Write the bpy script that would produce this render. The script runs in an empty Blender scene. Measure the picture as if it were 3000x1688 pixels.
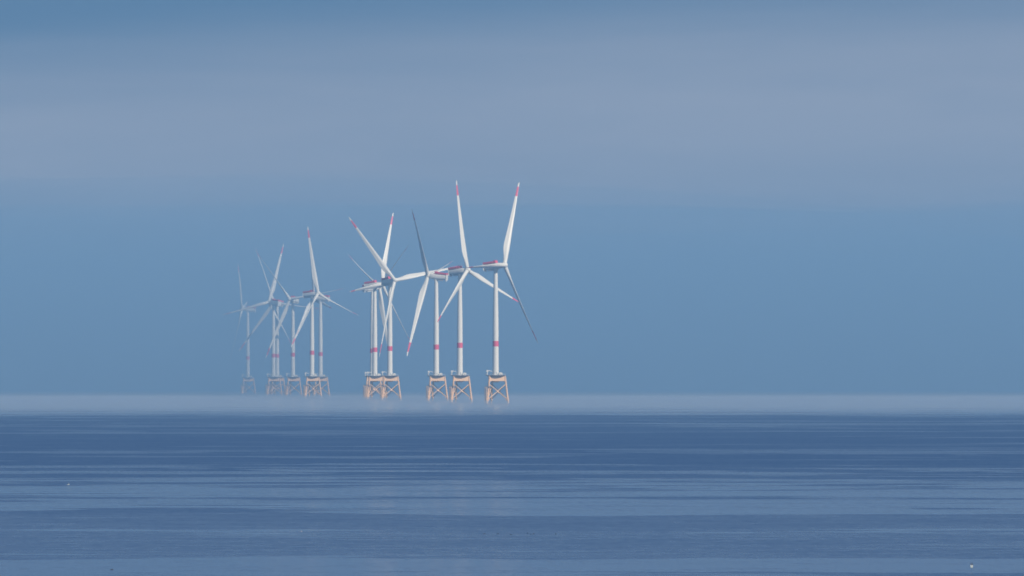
import bpy, bmesh, math, random
from mathutils import Vector, Matrix
from mathutils.noise import noise as noise_at
R_ = math.radians
random.seed(7)
sc = bpy.context.scene
COL = sc.collection

# ------------------------------------------------------------------ camera (photograph 3000 x 1688)
F = 12400.0            # focal length in photograph pixels
EYE = 27.0             # eye height above the sea
HY = 1085.0            # true level line in the photograph
RE = 1.966e6           # radius of the sea's curvature
def drop(x, y): return (x * x + y * y) / (2 * RE)

cam_d = bpy.data.cameras.new('camera'); cam = bpy.data.objects.new('camera', cam_d); COL.objects.link(cam)
cam_d.sensor_width = 36; cam_d.lens = 36 * F / 3000
cam_d.clip_start = 1; cam_d.clip_end = 60000
cam.location = (0, 0, EYE)
cam.rotation_euler = (R_(90) + math.atan((HY - 844) / F), 0, 0)
sc.camera = cam

# ------------------------------------------------------------------ materials
def nt(mat):
    mat.use_nodes = True
    return mat.node_tree
def N(t, typ, **kw):
    n = t.nodes.new(typ)
    for k, v in kw.items():
        if k in n.inputs.keys() if isinstance(k, str) else False: n.inputs[k].default_value = v
        else: setattr(n, k, v)
    return n
def paint(name, col, rough=.45, dirt=.12, scale=.35, streak=None):
    m = bpy.data.materials.new(name); t = nt(m); b = t.nodes['Principled BSDF']
    tc = N(t, 'ShaderNodeTexCoord'); mp = N(t, 'ShaderNodeMapping')
    mp.inputs['Scale'].default_value = (scale, scale, scale * (streak or 1))
    no = N(t, 'ShaderNodeTexNoise'); no.inputs['Detail'].default_value = 5
    t.links.new(tc.outputs['Object'], mp.inputs['Vector']); t.links.new(mp.outputs[0], no.inputs['Vector'])
    mx = N(t, 'ShaderNodeMix', data_type='RGBA')
    mx.inputs['A'].default_value = (*[c * (1 - dirt) for c in col], 1)
    mx.inputs['B'].default_value = (*[min(1, c * (1 + dirt * .5)) for c in col], 1)
    t.links.new(no.outputs['Fac'], mx.inputs['Factor'])
    t.links.new(mx.outputs['Result'], b.inputs['Base Color'])
    b.inputs['Roughness'].default_value = rough
    return m
M = {
 'white': paint('white_paint', (.80, .78, .71), .4, .10, .15, .2),
 'red': paint('red_paint', (.74, .09, .18), .45, .12, .5),
 'yellow': paint('yellow_paint', (.86, .55, .33), .5, .16, .5, .4),
 'steel': paint('grey_galvanised_steel', (.30, .29, .30), .6, .2, .6),
 'grey': paint('pale_grey_paint', (.55, .57, .58), .5, .1, .5),
}

# ------------------------------------------------------------------ mesh helpers
class MB:
    def __init__(s): s.bm = bmesh.new()
    def ring(s, c, u, v, ru, rv, n):
        return [s.bm.verts.new(c + u * (ru * math.cos(a)) + v * (rv * math.sin(a))) for a in [2 * math.pi * i / n for i in range(n)]]
    def skin(s, rings, cap=True):
        for a, b in zip(rings, rings[1:]):
            n = len(a)
            for i in range(n): s.bm.faces.new((a[i], a[(i + 1) % n], b[(i + 1) % n], b[i]))
        if cap:
            s.bm.faces.new(rings[0][::-1]); s.bm.faces.new(rings[-1])
    def tube(s, p, q, r0, r1=None, n=12):
        p, q = Vector(p), Vector(q); d = (q - p).normalized()
        u = d.orthogonal().normalized(); v = d.cross(u)
        r1 = r0 if r1 is None else r1
        s.skin([s.ring(p, u, v, r0, r0, n), s.ring(q, u, v, r1, r1, n)])
    def lathe(s, prof, n=32, o=(0, 0, 0), axis=None):
        o = Vector(o); d = Vector(axis or (0, 0, 1)).normalized()
        u = d.orthogonal().normalized(); v = d.cross(u)
        s.skin([s.ring(o + d * z, u, v, r, r, n) for r, z in prof])
    def box(s, c, sz, rot=None, bev=0.0):
        m = Matrix.Translation(c) @ (rot or Matrix.Identity(4)) @ Matrix.Diagonal((*sz, 1))
        g = bmesh.ops.create_cube(s.bm, size=1, matrix=m)
        if bev:
            es = list({e for v in g['verts'] for e in v.link_edges})
            bmesh.ops.bevel(s.bm, geom=es, offset=bev, segments=2, affect='EDGES')
    def beam(s, p, q, w, h):
        p, q = Vector(p), Vector(q); d = q - p
        x = d.normalized(); y = Vector((0, 0, 1)).cross(x).normalized(); z = x.cross(y)
        rot = Matrix((x, y, z)).transposed().to_4x4()
        s.box((p + q) / 2, (d.length, w, h), rot, .08)
    def mesh(s, name, mat, smooth=40):
        bmesh.ops.recalc_face_normals(s.bm, faces=s.bm.faces)
        me = bpy.data.meshes.new(name); s.bm.to_mesh(me); s.bm.free()
        me.materials.append(mat)
        if smooth:
            me.polygons.foreach_set('use_smooth', [True] * len(me.polygons))
            me.set_sharp_from_angle(angle=R_(smooth))
        return me
def link(name, me, parent=None, mat=None):
    o = bpy.data.objects.new(name, me); COL.objects.link(o)
    if parent is not None: o.parent = parent
    if mat is not None: o.matrix_local = mat
    return o
def tag(o, label=None, cat=None, group=None, kind=None):
    for k, v in (('label', label), ('category', cat), ('group', group), ('kind', kind)):
        if v: o[k] = v

# ------------------------------------------------------------------ turbine meshes (shared by every turbine)
ZDECK = 26.6
ANG = [R_(80), R_(-40), R_(200)]                # the three corners of the jacket
def corner(a, r, z): return Vector((r * math.sin(a), -r * math.cos(a), z))
def rad(z): return 9.0 + (12.2 - 9.0) * (25.0 - z) / 25.0

b = MB()                                          # jacket: central column and three box girders
b.lathe([(2.9, 19.6), (3.2, 20.4), (3.2, 26.0), (3.0, 26.2)], 32)
for a in ANG: b.beam(corner(a, 2.9, 23.0), corner(a, rad(23) + .5, 23.0), 2.0, 4.7)
for i in range(3):
    a0, a1 = ANG[i], ANG[(i + 1) % 3]
    b.beam(corner(a0, rad(23) - .1, 23.0), corner(a1, rad(23) - .1, 23.0), 1.1, 4.3)
me_jacket = b.mesh('jacket', M['yellow'], 35)
me_leg = []
for a in ANG:
    b = MB(); d = [(-14, .95), (3.4, .95), (4.2, 1.05), (5.0, .95), (16.0, .9), (17.4, 1.0), (19.0, .95), (25.6, .95)]
    ax = (corner(a, rad(20), 20) - corner(a, rad(0), 0)).normalized()
    u = ax.orthogonal().normalized(); v = ax.cross(u)
    b.skin([b.ring(corner(a, rad(z), z), u, v, r, r, 18) for z, r in d])
    b.tube(corner(a, rad(2.4) + .2, 2.2), corner(a, rad(4) - 2.2, 2.9), .5, .45)
    me_leg.append(b.mesh('leg', M['yellow']))
me_brace = []
for i in range(3):
    a0, a1 = ANG[i], ANG[(i + 1) % 3]
    b = MB()
    b.tube(corner(a0, rad(3.2), 3.2), corner(a1, rad(18), 18.0), .42, n=10)
    b.tube(corner(a1, rad(3.2), 3.2), corner(a0, rad(18), 18.0), .42, n=10)
    p0, q0 = corner(a0, rad(3.2), 3.2), corner(a1, rad(18), 18.0); p1, q1 = corner(a1, rad(3.2), 3.2), corner(a0, rad(18), 18.0)
    c = (p0 + q0 + p1 + q1) / 4
    dd = (q0 - p0).normalized(); b.tube(c - dd * 1.1, c + dd * 1.1, .6, n=12)
    me_brace.append(b.mesh('cross_brace', M['yellow']))
b = MB()                                          # boat landing on the left front leg
a = ANG[1]; out = Vector((math.sin(a), -math.cos(a), 0)); sd = Vector((math.cos(a), math.sin(a), 0))
for k in (-1, 1):
    p = out * (rad(0) + 1.5) + sd * (1.0 * k - .55)
    b.tube(p + Vector((0, 0, -3)), p + Vector((0, 0, 15.2)), .42, n=12)
    for z in (4.0, 9.5, 15.0):
        b.tube(p + Vector((0, 0, z)), corner(a, rad(z), z), .22, n=8)
for z in [x * .55 for x in range(0, 28)]:         # ladder rungs
    c = out * (rad(0) + 1.2) - sd * .55 + Vector((0, 0, z))
    b.tube(c - sd * .35, c + sd * .35, .045, n=6)
for k in (-1, 1):
    c = out * (rad(0) + 1.2) + sd * (.35 * k - .55)
    b.tube(c, c + Vector((0, 0, 15.2)), .07, n=6)
me_landing = b.mesh('boat_landing', M['yellow'])
b = MB()                                          # resting platform above it
c = corner(a, rad(16) + 1.2, 15.6)
rz = Matrix.Rotation(a, 4, 'Z')
b.box(c, (5.4, 3.6, .35), rz, .05)
for x in (-2.6, -.9, .9, 2.6):
    for y in (-1.7, 1.7):
        p = c + rz.to_3x3() @ Vector((x, y, 0)); b.tube(p, p + Vector((0, 0, 1.3)), .06, n=6)
for z in (.7, 1.3):
    q = [c + rz.to_3x3() @ Vector((x, y, z)) for x, y in ((-2.6, -1.7), (2.6, -1.7), (2.6, 1.7), (-2.6, 1.7))]
    for i in range(4): b.tube(q[i], q[(i + 1) % 4], .05, n=6)
me_rest = b.mesh('rest_platform', M['steel'])
b = MB(); zl = 15.6                               # stair ladder up to the deck
p = corner(a, rad(16) + 1.0, 15.7) + sd * 1.2; q = corner(a, rad(25) + 1.6, ZDECK) + sd * 1.2
for k in (-.35, .35): b.tube(p + sd * k, q + sd * k, .07, n=6)
for i in range(22):
    t = i / 21; c = p.lerp(q, t); b.tube(c - sd * .35, c + sd * .35, .045, n=6)
me_ladder = b.mesh('ladder', M['yellow'])
b = MB()                                          # round deck with a bulged support ring
b.lathe([(6.8, ZDECK - 1.3), (9.6, ZDECK - .35), (9.8, ZDECK - .25), (9.8, ZDECK), (3.0, ZDECK + .02)], 48)
me_deck = b.mesh('deck', M['steel'], 30)
b = MB()
for i in range(30):
    t = 2 * math.pi * i / 30; p = Vector((9.6 * math.cos(t), 9.6 * math.sin(t), ZDECK))
    b.tube(p, p + Vector((0, 0, 1.25)), .05, n=6)
    t2 = 2 * math.pi * (i + 1) / 30; q = Vector((9.6 * math.cos(t2), 9.6 * math.sin(t2), ZDECK))
    for z in (.45, .85, 1.25): b.tube(p + Vector((0, 0, z)), q + Vector((0, 0, z)), .04, n=6)
me_rail = b.mesh('railing', M['grey'])
b = MB()                                          # davit crane: post, machinery house and a jib towards the tower
cp = Vector((-8.0, -4.2, ZDECK))
b.tube(cp, cp + Vector((0, 0, 2.6)), .55, .5, 14)
b.box(cp + Vector((.1, 0, 3.6)), (1.9, 1.7, 2.2), None, .2)
b.beam(cp + Vector((.6, 0, 4.3)), cp + Vector((4.6, .6, 3.6)), .5, .55)
b.tube(cp + Vector((4.4, .6, 3.5)), cp + Vector((4.4, .6, 2.0)), .05, n=6)
me_crane = b.mesh('davit_crane', M['white'])
b = MB()                                          # rounded switchgear cabinet beside the tower
b.box((4.9, -2.6, ZDECK + 1.25), (3.6, 2.4, 2.5), None, .55)
b.box((3.4, -3.6, ZDECK + .6), (1.4, 1.0, 1.2), None, .2)
me_cab = b.mesh('switchgear_cabinet', M['white'])
ZT = 127.0
TP = [(ZDECK, 2.95), (70, 2.8), (90, 2.55), (110, 2.15), (ZT, 1.85)]
def tr(z):
    for (z0, r0), (z1, r1) in zip(TP, TP[1:]):
        if z <= z1: return r0 + (r1 - r0) * (z - z0) / (z1 - z0)
    return TP[-1][1]
b = MB()
b.lathe([(3.25, ZDECK), (3.25, ZDECK + .5), (2.98, ZDECK + .6)] +
        sum([[(tr(z), z - .12), (tr(z) + .035, z - .1), (tr(z) + .035, z + .1), (tr(z), z + .12)] for z in (48.5, 74.0)], []) + [(tr(90), 90), (tr(110), 110)] +
        [(tr(ZT), ZT)], 40)
me_tower = b.mesh('tower', M['white'], 35)
ZB = 56.3
b = MB(); b.lathe([(tr(ZB - 2.6) + .02, ZB - 2.6), (tr(ZB - 2.6) + .05, ZB - 2.58), (tr(ZB + 2.6) + .05, ZB + 2.58), (tr(ZB + 2.6) + .02, ZB + 2.6)], 40)
me_band = b.mesh('warning_band', M['red'], 35)
b = MB()
b.box((1.2, -2.9, ZDECK + 1.75), (1.1, .35, 2.3), Matrix.Rotation(.38, 4, 'Z'), .05)
me_door = b.mesh('door', M['grey'])

# nacelle: local X points from the tower towards the hub
def rrect(w, h, n=28, e=3.2):
    out = []
    for i in range(n):
        t = 2 * math.pi * i / n; c, s_ = math.cos(t), math.sin(t)
        out.append((w / 2 * math.copysign(abs(c) ** (2 / e), c), h / 2 * math.copysign(abs(s_) ** (2 / e), s_)))
    return out
b = MB(); rings = []
for x, w, h, z in ((-11.6, 5.2, 4.6, .5), (-11.4, 5.8, 5.1, .4), (-6, 6.2, 5.6, .1), (0, 6.3, 5.8, 0), (3.4, 6.2, 5.8, 0), (5.4, 5.7, 5.4, 0), (6.6, 4.9, 4.9, 0), (7.0, 4.6, 4.6, 0)):
    rings.append([b.bm.verts.new((x, p, q + z)) for p, q in rrect(w, h)])
b.skin(rings)
b.lathe([(2.15, -4.6), (2.3, -3.4), (2.5, -2.6)], 28)
me_nacelle = b.mesh('nacelle', M['white'], 45)
b = MB()
b.box((-11.9, 0, 0), (.5, 6.4, 6.0), None, .2)
b.box((-11.2, 0, -3.3), (1.5, 3.4, 1.2), None, .2)
me_rear = b.mesh('rear_plate', M['white'])
b = MB()
b.box((-4.6, 0, -3.35), (7.0, 3.8, 1.2), None, .3)
me_belly = b.mesh('cooling_duct', M['grey'])
b = MB()                                          # red winching platform and cooler block
zt = 2.9
b.box((-6.6, 0, zt + .25), (10.6, 6.0, .3), None, .05)
for y in (-2.95, 2.95): b.box((-6.6, y, zt + 1.15), (10.6, .16, 1.55), None, .04)
for x in (-11.8, -1.4): b.box((x, 0, zt + 1.15), (.16, 5.7, 1.55), None, .04)
me_winch = b.mesh('winching_platform', M['red'])
b = MB(); b.box((.3, 0, zt + 1.3), (2.2, 5.4, 2.5), None, .15)
for y in (-2.2, 2.2): b.tube((.3, y, zt + 2.5), (.3, y, zt + 3.8), .06, n=6)
me_cool = b.mesh('cooler', M['red'])
b = MB()                                          # hub with three root collars
b.lathe([(2.2, -2.6), (2.6, -2.2), (2.75, -.5), (2.7, .8), (2.3, 2.0), (1.6, 2.8), (.7, 3.25), (.05, 3.35)], 32, axis=(1, 0, 0))
me_hub = b.mesh('hub', M['white'], 60)
LB = 90.0
# r, chord, thickness, offset of chord centre (trailing edge to -Y)
BT = [(1.6, 4.0, 4.0, 0), (4.5, 4.0, 3.9, 0), (9, 4.5, 3.1, -.2), (14, 5.5, 2.2, -.65), (19, 6.2, 1.65, -1.0), (24, 6.0, 1.35, -1.0), (34, 5.1, 1.0, -.85),
      (46, 4.15, .78, -.65), (58, 3.4, .58, -.5), (68, 2.7, .45, -.4), (75, 2.2, .37, -.34)]
BB = [(75, 2.2, .37, -.34), (80, 1.85, .31, -.28), (85.4, 1.4, .25, -.2)]
BE = [(85.4, 1.4, .25, -.2), (88.2, 1.05, .18, -.12), (89.5, .7, .1, .05), (90, .25, .05, .15)]
def twist(r): return R_(13) * max(0, 1 - r / 60) ** 1.5
def blade_rings(b, tab, ex=0):
    rings = []
    for r, c, th, off in tab:
        ring = []; blend = min(1, max(0, (r - 4.5) / 10)); tw = twist(r)
        for i in range(24):
            t = 2 * math.pi * i / 24
            y, x = c / 2 * math.cos(t), th * (1 + .3 * blend) / 2 * math.sin(t)
            x *= 1 - blend * .75 * (.5 - .5 * math.cos(t)) if math.cos(t) < 0 else 1   # thin trailing edge
            y += off
            pb = 2.2 * (r / LB) ** 2
            ring.append(b.bm.verts.new((x * math.cos(tw) - y * math.sin(tw) + pb, x * math.sin(tw) + y * math.cos(tw), r)))
        rings.append(ring)
    return rings
b = MB(); b.skin(blade_rings(b, BT)); b.skin(blade_rings(b, BE)); me_blade = b.mesh('blade', M['white'], 60)
b = MB(); b.skin(blade_rings(b, BB)); me_tip = b.mesh('warning_stripe', M['red'], 60)

# ------------------------------------------------------------------ turbines
# tower x, hub y in the photograph, yaw, rotor phase, blade pitch, label
TURB = [
 (1452, 777, 64, 28, -56, 'tallest white turbine on a yellow three-legged jacket, furthest to the right of all'),
 (1347, 792, 56, 112, -18, 'white turbine second from the right, its rotor hub facing the viewer in full sun'),
 (1278, 808, -108, 40, 60, 'white turbine with hub turned away and a dark shaded upright blade, third from the right'),
 (1142, 822, 36, 80, -35, 'white turbine facing the viewer, right one of the close pair in the middle'),
 (1098, 833, 64, 24, -40, 'white turbine seen side on, left front one of the close pair in the middle'),
 (1091, 842, 120, 64, -50, 'hazy turbine nearly hidden behind the tower of the middle pair, blades in shade'),
 (914, 860, 58, 110, -50, 'white turbine with bright jacket, foremost of the hazy left cluster'),
 (939, 872, -108, 20, 40, 'pale turbine just behind the foremost of the left cluster, on its right side'),
 (858, 877, -24, 82, -66, 'faded turbine standing alone between the two close pairs of the left cluster'),
 (812, 887, -30, 98, -72, 'faint grey tower, dimmer right one of the close pair near the far left'),
 (801, 885, -132, 104, -40, 'pale sunlit tower, brighter left one of the close pair near the far left'),
 (726, 905, -95, 39, -18, 'faintest turbine at the far left end, almost lost in the haze'),
]
ZH = 131.0
TAU = R_(6)
for tx, hy, yaw, ph, pitch, label in TURB:
    Y = 5000.0
    for _ in range(60):
        s = (HY - hy + F * Y / (2 * RE)) / (ZH - EYE); Y = F / s
    X = (tx - 1500) / F * Y
    root = bpy.data.objects.new('wind_turbine', None); COL.objects.link(root)
    root.empty_display_size = 5
    root.location = (X, Y, -drop(X, Y))
    tag(root, label, 'wind turbine', 'wind turbines standing in the sea')
    jk = link('jacket', me_jacket, root)
    for me in me_leg: link('leg', me, jk)
    for me in me_brace: link('cross_brace', me, jk)
    link('boat_landing', me_landing, jk); link('rest_platform', me_rest, jk); link('ladder', me_ladder, jk)
    dk = link('deck', me_deck, root)
    link('railing', me_rail, dk); link('davit_crane', me_crane, dk); link('switchgear_cabinet', me_cab, dk)
    tw = link('tower', me_tower, root)
    link('warning_band', me_band, tw); link('door', me_door, tw)
    psi = R_(yaw)
    ax = Vector((math.sin(psi) * math.cos(TAU), -math.cos(psi) * math.cos(TAU), math.sin(TAU)))
    hz = Vector((math.sin(psi), -math.cos(psi), 0))
    rt = Vector((math.cos(psi), math.sin(psi), 0)); up = Vector((0, 0, 1))
    side = up.cross(hz)
    hub_p = hz * 9.3 + Vector((0, 0, ZH))
    upa = ax.cross(side).normalized(); sda = upa.cross(ax).normalized()
    mat = Matrix((ax, sda, upa)).transposed().to_4x4()
    mat.translation = hub_p - ax * 9.3
    na = link('nacelle', me_nacelle, root, mat)
    link('rear_plate', me_rear, na); link('cooling_duct', me_belly, na); link('winching_platform', me_winch, na); link('cooler', me_cool, na)
    mh = mat.copy(); mh.translation = hub_p
    link('hub', me_hub, root, mh)
    u = Vector((-math.sin(psi) * math.sin(TAU), math.cos(psi) * math.sin(TAU), math.cos(TAU)))
    for k in range(3):
        th = R_(ph + 120 * k)
        d = (u * math.cos(th) + rt * math.sin(th) + ax * (3.0 / LB)).normalized()
        t = ax.cross(d) * -1
        t = d.cross(ax).normalized(); x = t.cross(d).normalized()
        bm_ = Matrix((x, t, d)).transposed().to_4x4() @ Matrix.Rotation(R_(pitch), 4, 'Z')
        if tx < 1000: bm_ = bm_ @ Matrix.Diagonal((1, 1, .95, 1))
        bm_.translation = hub_p
        bl = link('blade', me_blade, root, bm_)
        link('warning_stripe', me_tip, bl)

# ------------------------------------------------------------------ seabirds
def bird_mat(name, body, tip, zt):
    m = bpy.data.materials.new(name); t = nt(m); b = t.nodes['Principled BSDF']
    tc = N(t, 'ShaderNodeTexCoord'); sp = N(t, 'ShaderNodeSeparateXYZ'); gt = N(t, 'ShaderNodeMath', operation='GREATER_THAN')
    ab = N(t, 'ShaderNodeMath', operation='ABSOLUTE')
    t.links.new(tc.outputs['Object'], sp.inputs[0])
    t.links.new(sp.outputs['Z'], ab.inputs[0]); t.links.new(ab.outputs[0], gt.inputs[0]); gt.inputs[1].default_value = zt
    mx = N(t, 'ShaderNodeMix', data_type='RGBA'); mx.inputs['A'].default_value = (*body, 1); mx.inputs['B'].default_value = (*tip, 1)
    t.links.new(gt.outputs[0], mx.inputs['Factor']); t.links.new(mx.outputs['Result'], b.inputs['Base Color'])
    b.inputs['Roughness'].default_value = .7
    return m
def bird_mesh(name, mat, wing, size):
    """one continuous body; wing: 0 folded, 1 raised steeply"""
    vs = [(0, 0, 0), (0, .16, .01), (0, .30, .02), (0, .36, .02), (0, -.12, .02), (0, -.2, .08), (0, -.26, .12), (0, -.32, .115)]
    rs = [(.1, .095), (.075, .06), (.04, .02), (.03, .012), (.085, .08), (.05, .05), (.052, .05), (.015, .015)]
    es = [(0, 1), (1, 2), (2, 3), (0, 4), (4, 5), (5, 6), (6, 7)]
    if wing:
        for k in (-1, 1):
            i = len(vs)
            vs += [(.06 * k, -.03, .07), (.09 * k, -.06, .30), (.085 * k, .02, .52), (.07 * k, .10, .70)]
            rs += [(.03, .06), (.02, .08), (.015, .06), (.008, .02)]
            es += [(0, i), (i, i + 1), (i + 1, i + 2), (i + 2, i + 3)]
    me = bpy.data.meshes.new(name); me.from_pydata([tuple(c * size for c in v) for v in vs], es, [])
    o = bpy.data.objects.new(name, me); COL.objects.link(o)
    sk = o.modifiers.new('skin', 'SKIN'); sk.use_smooth_shade = True
    for i, r in enumerate(rs):
        me.skin_vertices[0].data[i].radius = (r[0] * size, r[1] * size)
        me.skin_vertices[0].data[i].use_root = (i == 0)
    ss = o.modifiers.new('sub', 'SUBSURF'); ss.levels = ss.render_levels = 1
    dg = bpy.context.evaluated_depsgraph_get()
    m2 = bpy.data.meshes.new_from_object(o.evaluated_get(dg))
    bpy.data.objects.remove(o)
    m2.materials.clear(); m2.materials.append(mat)
    return m2
me_gull = bird_mesh('gull', bird_mat('gull_feathers', (.62, .66, .60), (.02, .02, .025), .42), 1, 1.05)
me_sit = bird_mesh('gull', bird_mat('white_feathers', (.58, .58, .58), (.4, .4, .42), 5.0), 0, .75)
me_auk = bird_mesh('seabird', bird_mat('dark_feathers', (.03, .03, .035), (.03, .03, .035), 5.0), 0, .75)
def on_sea(px, py, above=0.0):
    a = (py - HY) / F; Y = EYE / a
    for _ in range(20): Y = (EYE + drop(0, Y) - above) / a
    X = (px - 1500) / F * Y
    return Vector((X, Y, -drop(X, Y) + above))
def bird(me, name, px, py, above, rz, label, cat, group=None):
    o = link(name, me); o.location = on_sea(px, py, above); o.rotation_euler = (0, 0, R_(rz)); tag(o, label, cat, group)
bird(me_gull, 'gull', 2845, 1664, .35, 8, 'white gull with dark raised wings low over the pale water by the bottom right corner', 'bird')
bird(me_gull, 'gull', 201, 1420, .35, 100, 'white gull with dark wing tips flying low over blue water far to the left', 'bird')
bird(me_sit, 'gull', 883, 1557, .03, 60, 'small white gull sitting alone on the water below the hazy turbines', 'bird')
for px, py in ((1419, 1564), (1458, 1564), (1497, 1566), (1545, 1562), (1555, 1566), (1563, 1564), (1628, 1564)):
    bird(me_auk, 'seabird', px, py, .02, random.uniform(0, 360), 'small dark seabird in the loose row floating on the water below the tallest turbine', 'bird', 'dark seabirds floating in a loose row')
bird(me_auk, 'seabird', 329, 1668, .02, 90, 'dark seabird floating alone on the pale water near the bottom left corner', 'bird')

# ------------------------------------------------------------------ sea (follows the earth's curve to the horizon)
xs = [-5900 + 11800 * i / 48 for i in range(49)]
ys = [-380, -150, 0]; y = 0.0
while y < 13380: y += 60 + y * .012; ys.append(min(y, 13380))
bm = bmesh.new(); rows = []
for yy in ys: rows.append([bm.verts.new((xx, yy, -drop(xx, yy))) for xx in xs])
for r0, r1 in zip(rows, rows[1:]):
    for i in range(len(xs) - 1): bm.faces.new((r0[i], r0[i + 1], r1[i + 1], r1[i]))
me = bpy.data.meshes.new('sea'); bm.to_mesh(me); bm.free()
me.polygons.foreach_set('use_smooth', [True] * len(me.polygons))
sea = link('sea', me); tag(sea, 'calm blue sea with long pale slicks reaching to the misty horizon', 'sea', None, 'structure')

m = bpy.data.materials.new('sea_water'); t = nt(m); pb = t.nodes['Principled BSDF']; L = t.links.new
def math_(op, a=None, b_=None, c=None, clamp=False):
    n = N(t, 'ShaderNodeMath', operation=op); n.use_clamp = clamp
    for i, v in enumerate((a, b_, c)):
        if v is None: continue
        if isinstance(v, (int, float)): n.inputs[i].default_value = v
        else: L(v, n.inputs[i])
    return n.outputs[0]
def noise(vec, scale, detail=4, rough=.55, dist=0):
    mp = N(t, 'ShaderNodeMapping'); mp.inputs['Scale'].default_value = scale; L(vec, mp.inputs['Vector'])
    n = N(t, 'ShaderNodeTexNoise'); n.inputs['Scale'].default_value = 1; n.inputs['Detail'].default_value = detail; n.inputs['Roughness'].default_value = rough
    n.inputs['Distortion'].default_value = dist
    L(mp.outputs[0], n.inputs['Vector']); return n.outputs['Fac']
geo = N(t, 'ShaderNodeNewGeometry'); P = geo.outputs['Position']
sp = N(t, 'ShaderNodeSeparateXYZ'); L(P, sp.inputs[0])
w1 = noise(P, (1 / 130, 1 / 500, 0), 5, .6)
yw = math_('MULTIPLY', sp.outputs['Y'], math_('ADD', .945, math_('MULTIPLY', w1, .11)))
# slick bands lie along the shore; position in 1/distance keeps the near narrow bands and the far wide ones on one ramp
v = math_('DIVIDE', 570.0, math_('MAXIMUM', yw, 200))
rp = N(t, 'ShaderNodeValToRGB'); L(v, rp.inputs['Fac'])
def vy(py): 
    a = (py - HY) / F; Y = 3000
    for _ in range(30): Y = (EYE + drop(0, Y)) / a
    return 570.0 / Y
PROF = [(1190, .6), (1212, .45), (1218, .28), (1240, .14), (1300, .06), (1345, .14), (1400, .34), (1440, .46), (1500, .50), (1511, .56), (1560, .64), (1600, .66), (1636, .66), (1641, .54), (1675, .54), (1681, .62)]
els = rp.color_ramp.elements
while len(els) < len(PROF): els.new(.5)
for e, (py, val) in zip(els, PROF): e.position = min(1, vy(py)); e.color = (val, val, val, 1)
def smooth(x, a, b_):
    n = N(t, 'ShaderNodeMapRange', interpolation_type='SMOOTHSTEP'); L(x, n.inputs['Value']); n.inputs['From Min'].default_value = a; n.inputs['From Max'].default_value = b_
    return n.outputs[0]
n1 = noise(P, (1 / 210, 1 / 46, 0), 6, .6, .3)            # broad drifts
n2 = noise(P, (1 / 60, 1 / 18, 3.1), 6, .58, .5)          # slick patches with fairly crisp edges
n3 = noise(P, (1 / 700, 1 / 170, 7.7), 3, .5)
n4 = noise(P, (1 / 70, 1 / 24, 5.3), 5, .5, .4)           # thin bright lines
n5 = noise(P, (1 / 18, 1 / 7, 2.2), 5, .6, .2)
n6 = noise(P, (1 / 60, 1 / 55, 9.2), 3, .5)
n7 = noise(P, (1 / 2.2, 1 / 5.0, 1.2), 4, .65)            # ripples
lines = math_('MULTIPLY', smooth(n4, .585, .65), smooth(n3, .38, .58))
rp2 = N(t, 'ShaderNodeValToRGB'); L(v, rp2.inputs['Fac'])
PROF2 = [(1190, .7), (1212, .5), (1218, .36), (1240, .33), (1300, .28), (1345, .34), (1385, .42), (1430, .50), (1450, .58), (1500, .62), (1512, .30), (1560, .28), (1634, .28), (1641, .74), (1674, .70), (1681, .40)]
els = rp2.color_ramp.elements
while len(els) < len(PROF2): els.new(.5)
for e, (py, val) in zip(els, PROF2): e.position = min(1, vy(py)); e.color = (val, val, val, 1)
n8 = noise(P, (1 / 190, 1 / 58, 4.4), 5, .5, .5)          # longer drifts of calm water farther out
far = smooth(sp.outputs['Y'], 900, 1300)
g = rp2.outputs['Color']
for nn, amp in ((n1, 1.15), (n2, .75), (n3, .5), (n6, .35)):
    g = math_('ADD', g, math_('MULTIPLY', math_('SUBTRACT', nn, .5), amp))
g = math_('ADD', g, math_('MULTIPLY', math_('MULTIPLY', smooth(n8, .54, .60), far), .34))
slick = smooth(g, .45, .54)
calm = math_('ADD', rp.outputs['Color'], math_('MULTIPLY', slick, .46))
for nn, amp in ((n1, .35), (n2, .30), (n5, .45), (n7, .65)):
    calm = math_('ADD', calm, math_('MULTIPLY', math_('SUBTRACT', nn, .5), amp))
calm = math_('ADD', calm, math_('MULTIPLY', lines, .22), clamp=True)
rough = N(t, 'ShaderNodeMapRange'); L(calm, rough.inputs['Value']); rough.inputs['To Min'].default_value = .55; rough.inputs['To Max'].default_value = .16
L(rough.outputs[0], pb.inputs['Roughness'])
pb.inputs['IOR'].default_value = 1.333
pb.inputs['Base Color'].default_value = (.006, .054, .178, 1)
h1 = noise(P, (1 / 6, 1 / 2.2, 0), 5, .6)
bp = N(t, 'ShaderNodeBump'); bp.inputs['Distance'].default_value = .35; L(h1, bp.inputs['Height'])
bs = N(t, 'ShaderNodeMapRange'); L(calm, bs.inputs['Value']); bs.inputs['To Min'].default_value = .35; bs.inputs['To Max'].default_value = .30
L(bs.outputs[0], bp.inputs['Strength']); L(bp.outputs[0], pb.inputs['Normal'])
sea.data.materials.append(m)

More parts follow.
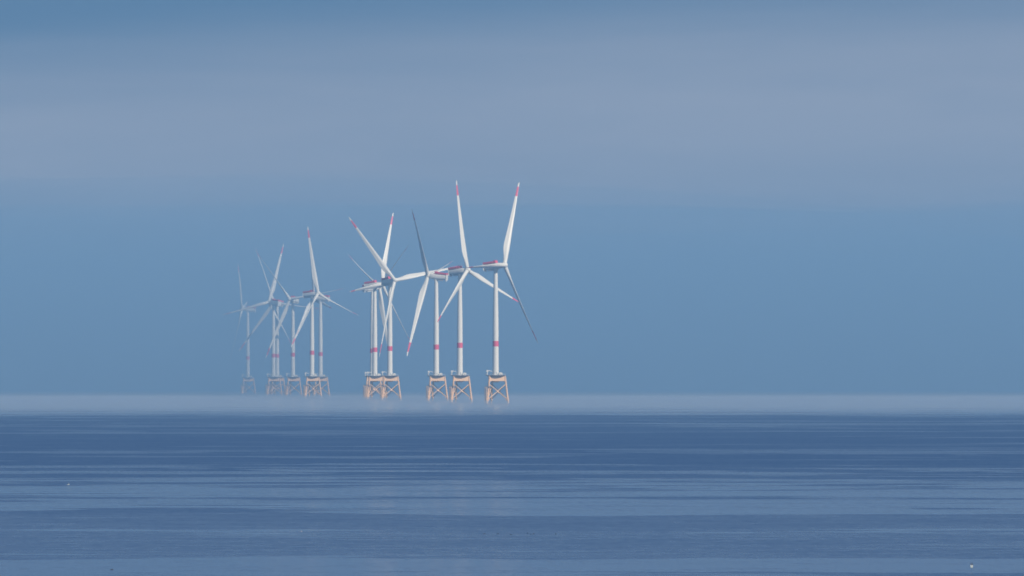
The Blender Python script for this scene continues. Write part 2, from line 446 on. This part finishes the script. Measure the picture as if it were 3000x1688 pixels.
# ------------------------------------------------------------------ air: haze box, fog bank, low mist on the water
def vol_mat(name, col, dens, aniso=0.0):
    m = bpy.data.materials.new(name); t = nt(m); t.nodes.clear()
    o = N(t, 'ShaderNodeOutputMaterial'); pv = N(t, 'ShaderNodeVolumePrincipled')
    pv.inputs['Color'].default_value = (*col, 1); pv.inputs['Density'].default_value = dens; pv.inputs['Anisotropy'].default_value = aniso
    t.links.new(pv.outputs[0], o.inputs['Volume'])
    return m
HAZE_COL = (.315, .558, .80)
def airbox(name, lo, hi, mat, label):
    b = MB(); c = [(l + h) / 2 for l, h in zip(lo, hi)]; b.box(c, [h - l for l, h in zip(lo, hi)])
    o = link(name, b.mesh(name, mat, 0)); tag(o, label, 'haze', None, 'stuff'); return o
airbox('haze', (-6000, -420, -56), (6000, 13500, 304), vol_mat('haze_air', HAZE_COL, 1.35e-4), 'blue sea haze that pales the turbines more the farther they stand')
def slab(name, xs_, ys_, top_f, bot_f, mat, label, cat):
    b = MB(); top = [[b.bm.verts.new((x, y, top_f(x, y))) for x in xs_] for y in ys_]; bot = [[b.bm.verts.new((x, y, bot_f(x, y))) for x in xs_] for y in ys_]
    for i in range(len(ys_) - 1):
        for k in range(len(xs_) - 1):
            b.bm.faces.new((top[i][k], top[i][k + 1], top[i + 1][k + 1], top[i + 1][k])); b.bm.faces.new((bot[i][k], bot[i + 1][k], bot[i + 1][k + 1], bot[i][k + 1]))
        for k in (0, -1): b.bm.faces.new((top[i][k], top[i + 1][k], bot[i + 1][k], bot[i][k]))
    for k in range(len(xs_) - 1):
        for i in (0, -1): b.bm.faces.new((top[i][k], top[i][k + 1], bot[i][k + 1], bot[i][k]))
    o = link(name, b.mesh(name, mat, 0)); tag(o, label, cat, None, 'stuff'); return o
def fog_h(x, y): return 266 + 40 * noise_at(Vector((x / 900, y / 500, 1.3))) + 16 * noise_at(Vector((x / 350, y / 240, 5.1)))
slab('fog_bank', [-5900 + 11800 * i / 100 for i in range(101)], [5230 + 8220 * i / 80 for i in range(81)], fog_h, lambda x, y: -54.0,
     vol_mat('fog_air', HAZE_COL, 6.5e-4), 'blue fog bank out at sea in which the left cluster of turbines fades', 'fog')
# shallow mist lying on the water, following its curve
MX = [-5800 + 11600 * i / 232 for i in range(233)]; MY = [2500 + 60 * i for i in range(12)] + [3220 + 160 * i for i in range(64)]
def mist_h(x, y):
    n = noise_at(Vector((x / 260, y / 900, 0))) + .5 * noise_at(Vector((x / 90, y / 400, 4)))
    return max(-.9, min(3.2, -.4 + .007 * (y - 2600) + .9 * n))
slab('sea_mist', MX, MY, lambda x, y: -drop(x, y) + mist_h(x, y), lambda x, y: -drop(x, y) - 1.5, vol_mat('mist_air', (.62, .74, .86), 1.8e-3),
     'pale shallow mist lying along the horizon over the water at the turbine feet', 'mist')

# ------------------------------------------------------------------ light
SUN_AZ, SUN_EL = 46.0, 32.0       # to the right of the direction behind the camera
sd_ = Vector((math.sin(R_(SUN_AZ)) * math.cos(R_(SUN_EL)), -math.cos(R_(SUN_AZ)) * math.cos(R_(SUN_EL)), math.sin(R_(SUN_EL))))
ld = bpy.data.lights.new('sun', 'SUN'); ld.energy = 5.0; ld.angle = R_(.5); ld.color = (1, .88, .72)
sun = bpy.data.objects.new('sun', ld); COL.objects.link(sun); sun.rotation_euler = sd_.to_track_quat('Z', 'Y').to_euler()
w = bpy.data.worlds.new('World'); sc.world = w; w.use_nodes = True; t = w.node_tree; L = t.links.new
bg = t.nodes['Background']
sky = N(t, 'ShaderNodeTexSky', sky_type='NISHITA', sun_disc=False, sun_elevation=R_(SUN_EL), sun_rotation=math.atan2(sd_.x, sd_.y))
sky.air_density = 1.2; sky.dust_density = .2; sky.ozone_density = 3.5
tc = N(t, 'ShaderNodeTexCoord'); D = tc.outputs['Generated']
sp = N(t, 'ShaderNodeSeparateXYZ'); L(D, sp.inputs[0])
STR = .10
mul = N(t, 'ShaderNodeMix', data_type='RGBA', blend_type='MULTIPLY'); mul.inputs['Factor'].default_value = 1
L(sky.outputs[0], mul.inputs['A']); mul.inputs['B'].default_value = (1, 1, 1, 1)
wn = noise(D, (4, 4, 45), 5, .55)
wn2 = noise(D, (14, 14, 130), 4, .5)
zz = math_('ADD', sp.outputs['Z'], math_('MULTIPLY', math_('SUBTRACT', wn, .5), .016))
zz = math_('ADD', zz, math_('MULTIPLY', math_('SUBTRACT', wn2, .5), .005))
# one long stratus bank low over the sea, thicker towards the right
half = math_('ADD', .0245, math_('MULTIPLY', sp.outputs['X'], .040))
half = math_('MAXIMUM', half, .010)
dz = math_('SUBTRACT', zz, math_('ADD', .0565, math_('MULTIPLY', sp.outputs['X'], .02)))
half = math_('ADD', half, math_('MULTIPLY', math_('LESS_THAN', dz, 0.0), .010))
dd = math_('DIVIDE', math_('ABSOLUTE', dz), half)
cl = N(t, 'ShaderNodeMapRange', interpolation_type='SMOOTHSTEP'); L(dd, cl.inputs['Value'])
cl.inputs['From Min'].default_value = 1.6; cl.inputs['From Max'].default_value = .15
wn3 = noise(D, (9, 9, 70), 6, .6, .4)
cf = math_('MULTIPLY', cl.outputs[0], math_('ADD', .62, math_('MULTIPLY', wn3, .62)), clamp=True)
cm = N(t, 'ShaderNodeMix', data_type='RGBA'); L(cf, cm.inputs['Factor'])
cm.inputs['A'].default_value = (*[q / STR for q in (.092, .200, .355)], 1); cm.inputs['B'].default_value = (*[q / STR for q in (.315, .370, .480)], 1)
rp = cm
mk = N(t, 'ShaderNodeMapRange', interpolation_type='SMOOTHSTEP'); L(sp.outputs['Z'], mk.inputs['Value'])
mk.inputs['From Min'].default_value = .095; mk.inputs['From Max'].default_value = .17
mx = N(t, 'ShaderNodeMix', data_type='RGBA'); L(mk.outputs[0], mx.inputs['Factor']); L(cm.outputs['Result'], mx.inputs['A']); fill_veil = N(t, 'ShaderNodeMix', data_type='RGBA'); L(mul.outputs['Result'], fill_veil.inputs['A']); fill_veil.inputs['B'].default_value = (*[q / STR for q in (.36, .425, .51)], 1)
vm = N(t, 'ShaderNodeMapRange', interpolation_type='SMOOTHSTEP'); L(sp.outputs['Z'], vm.inputs['Value']); vm.inputs['From Min'].default_value = .42; vm.inputs['From Max'].default_value = .14
vn = noise(D, (3, 3, 9), 5, .55); L(math_('MULTIPLY', vm.outputs[0], math_('ADD', .35, math_('MULTIPLY', vn, .9)), clamp=True), fill_veil.inputs['Factor'])   # unseen pale cloud added above the frame to lighten the sea's reflections
L(fill_veil.outputs['Result'], mx.inputs['B'])
L(mx.outputs['Result'], bg.inputs['Color']); bg.inputs['Strength'].default_value = STR

# ------------------------------------------------------------------ render
sc.view_settings.view_transform = 'Standard'; sc.view_settings.look = 'None'
sc.view_settings.exposure = 0.0; sc.view_settings.gamma = 1
cy = sc.cycles
cy.use_denoising = True
cy.filter_width = 1.7
cy.max_bounces = 8; cy.volume_bounces = 1; cy.transparent_max_bounces = 8; cy.glossy_bounces = 3; cy.diffuse_bounces = 2
cy.sample_clamp_indirect = 4
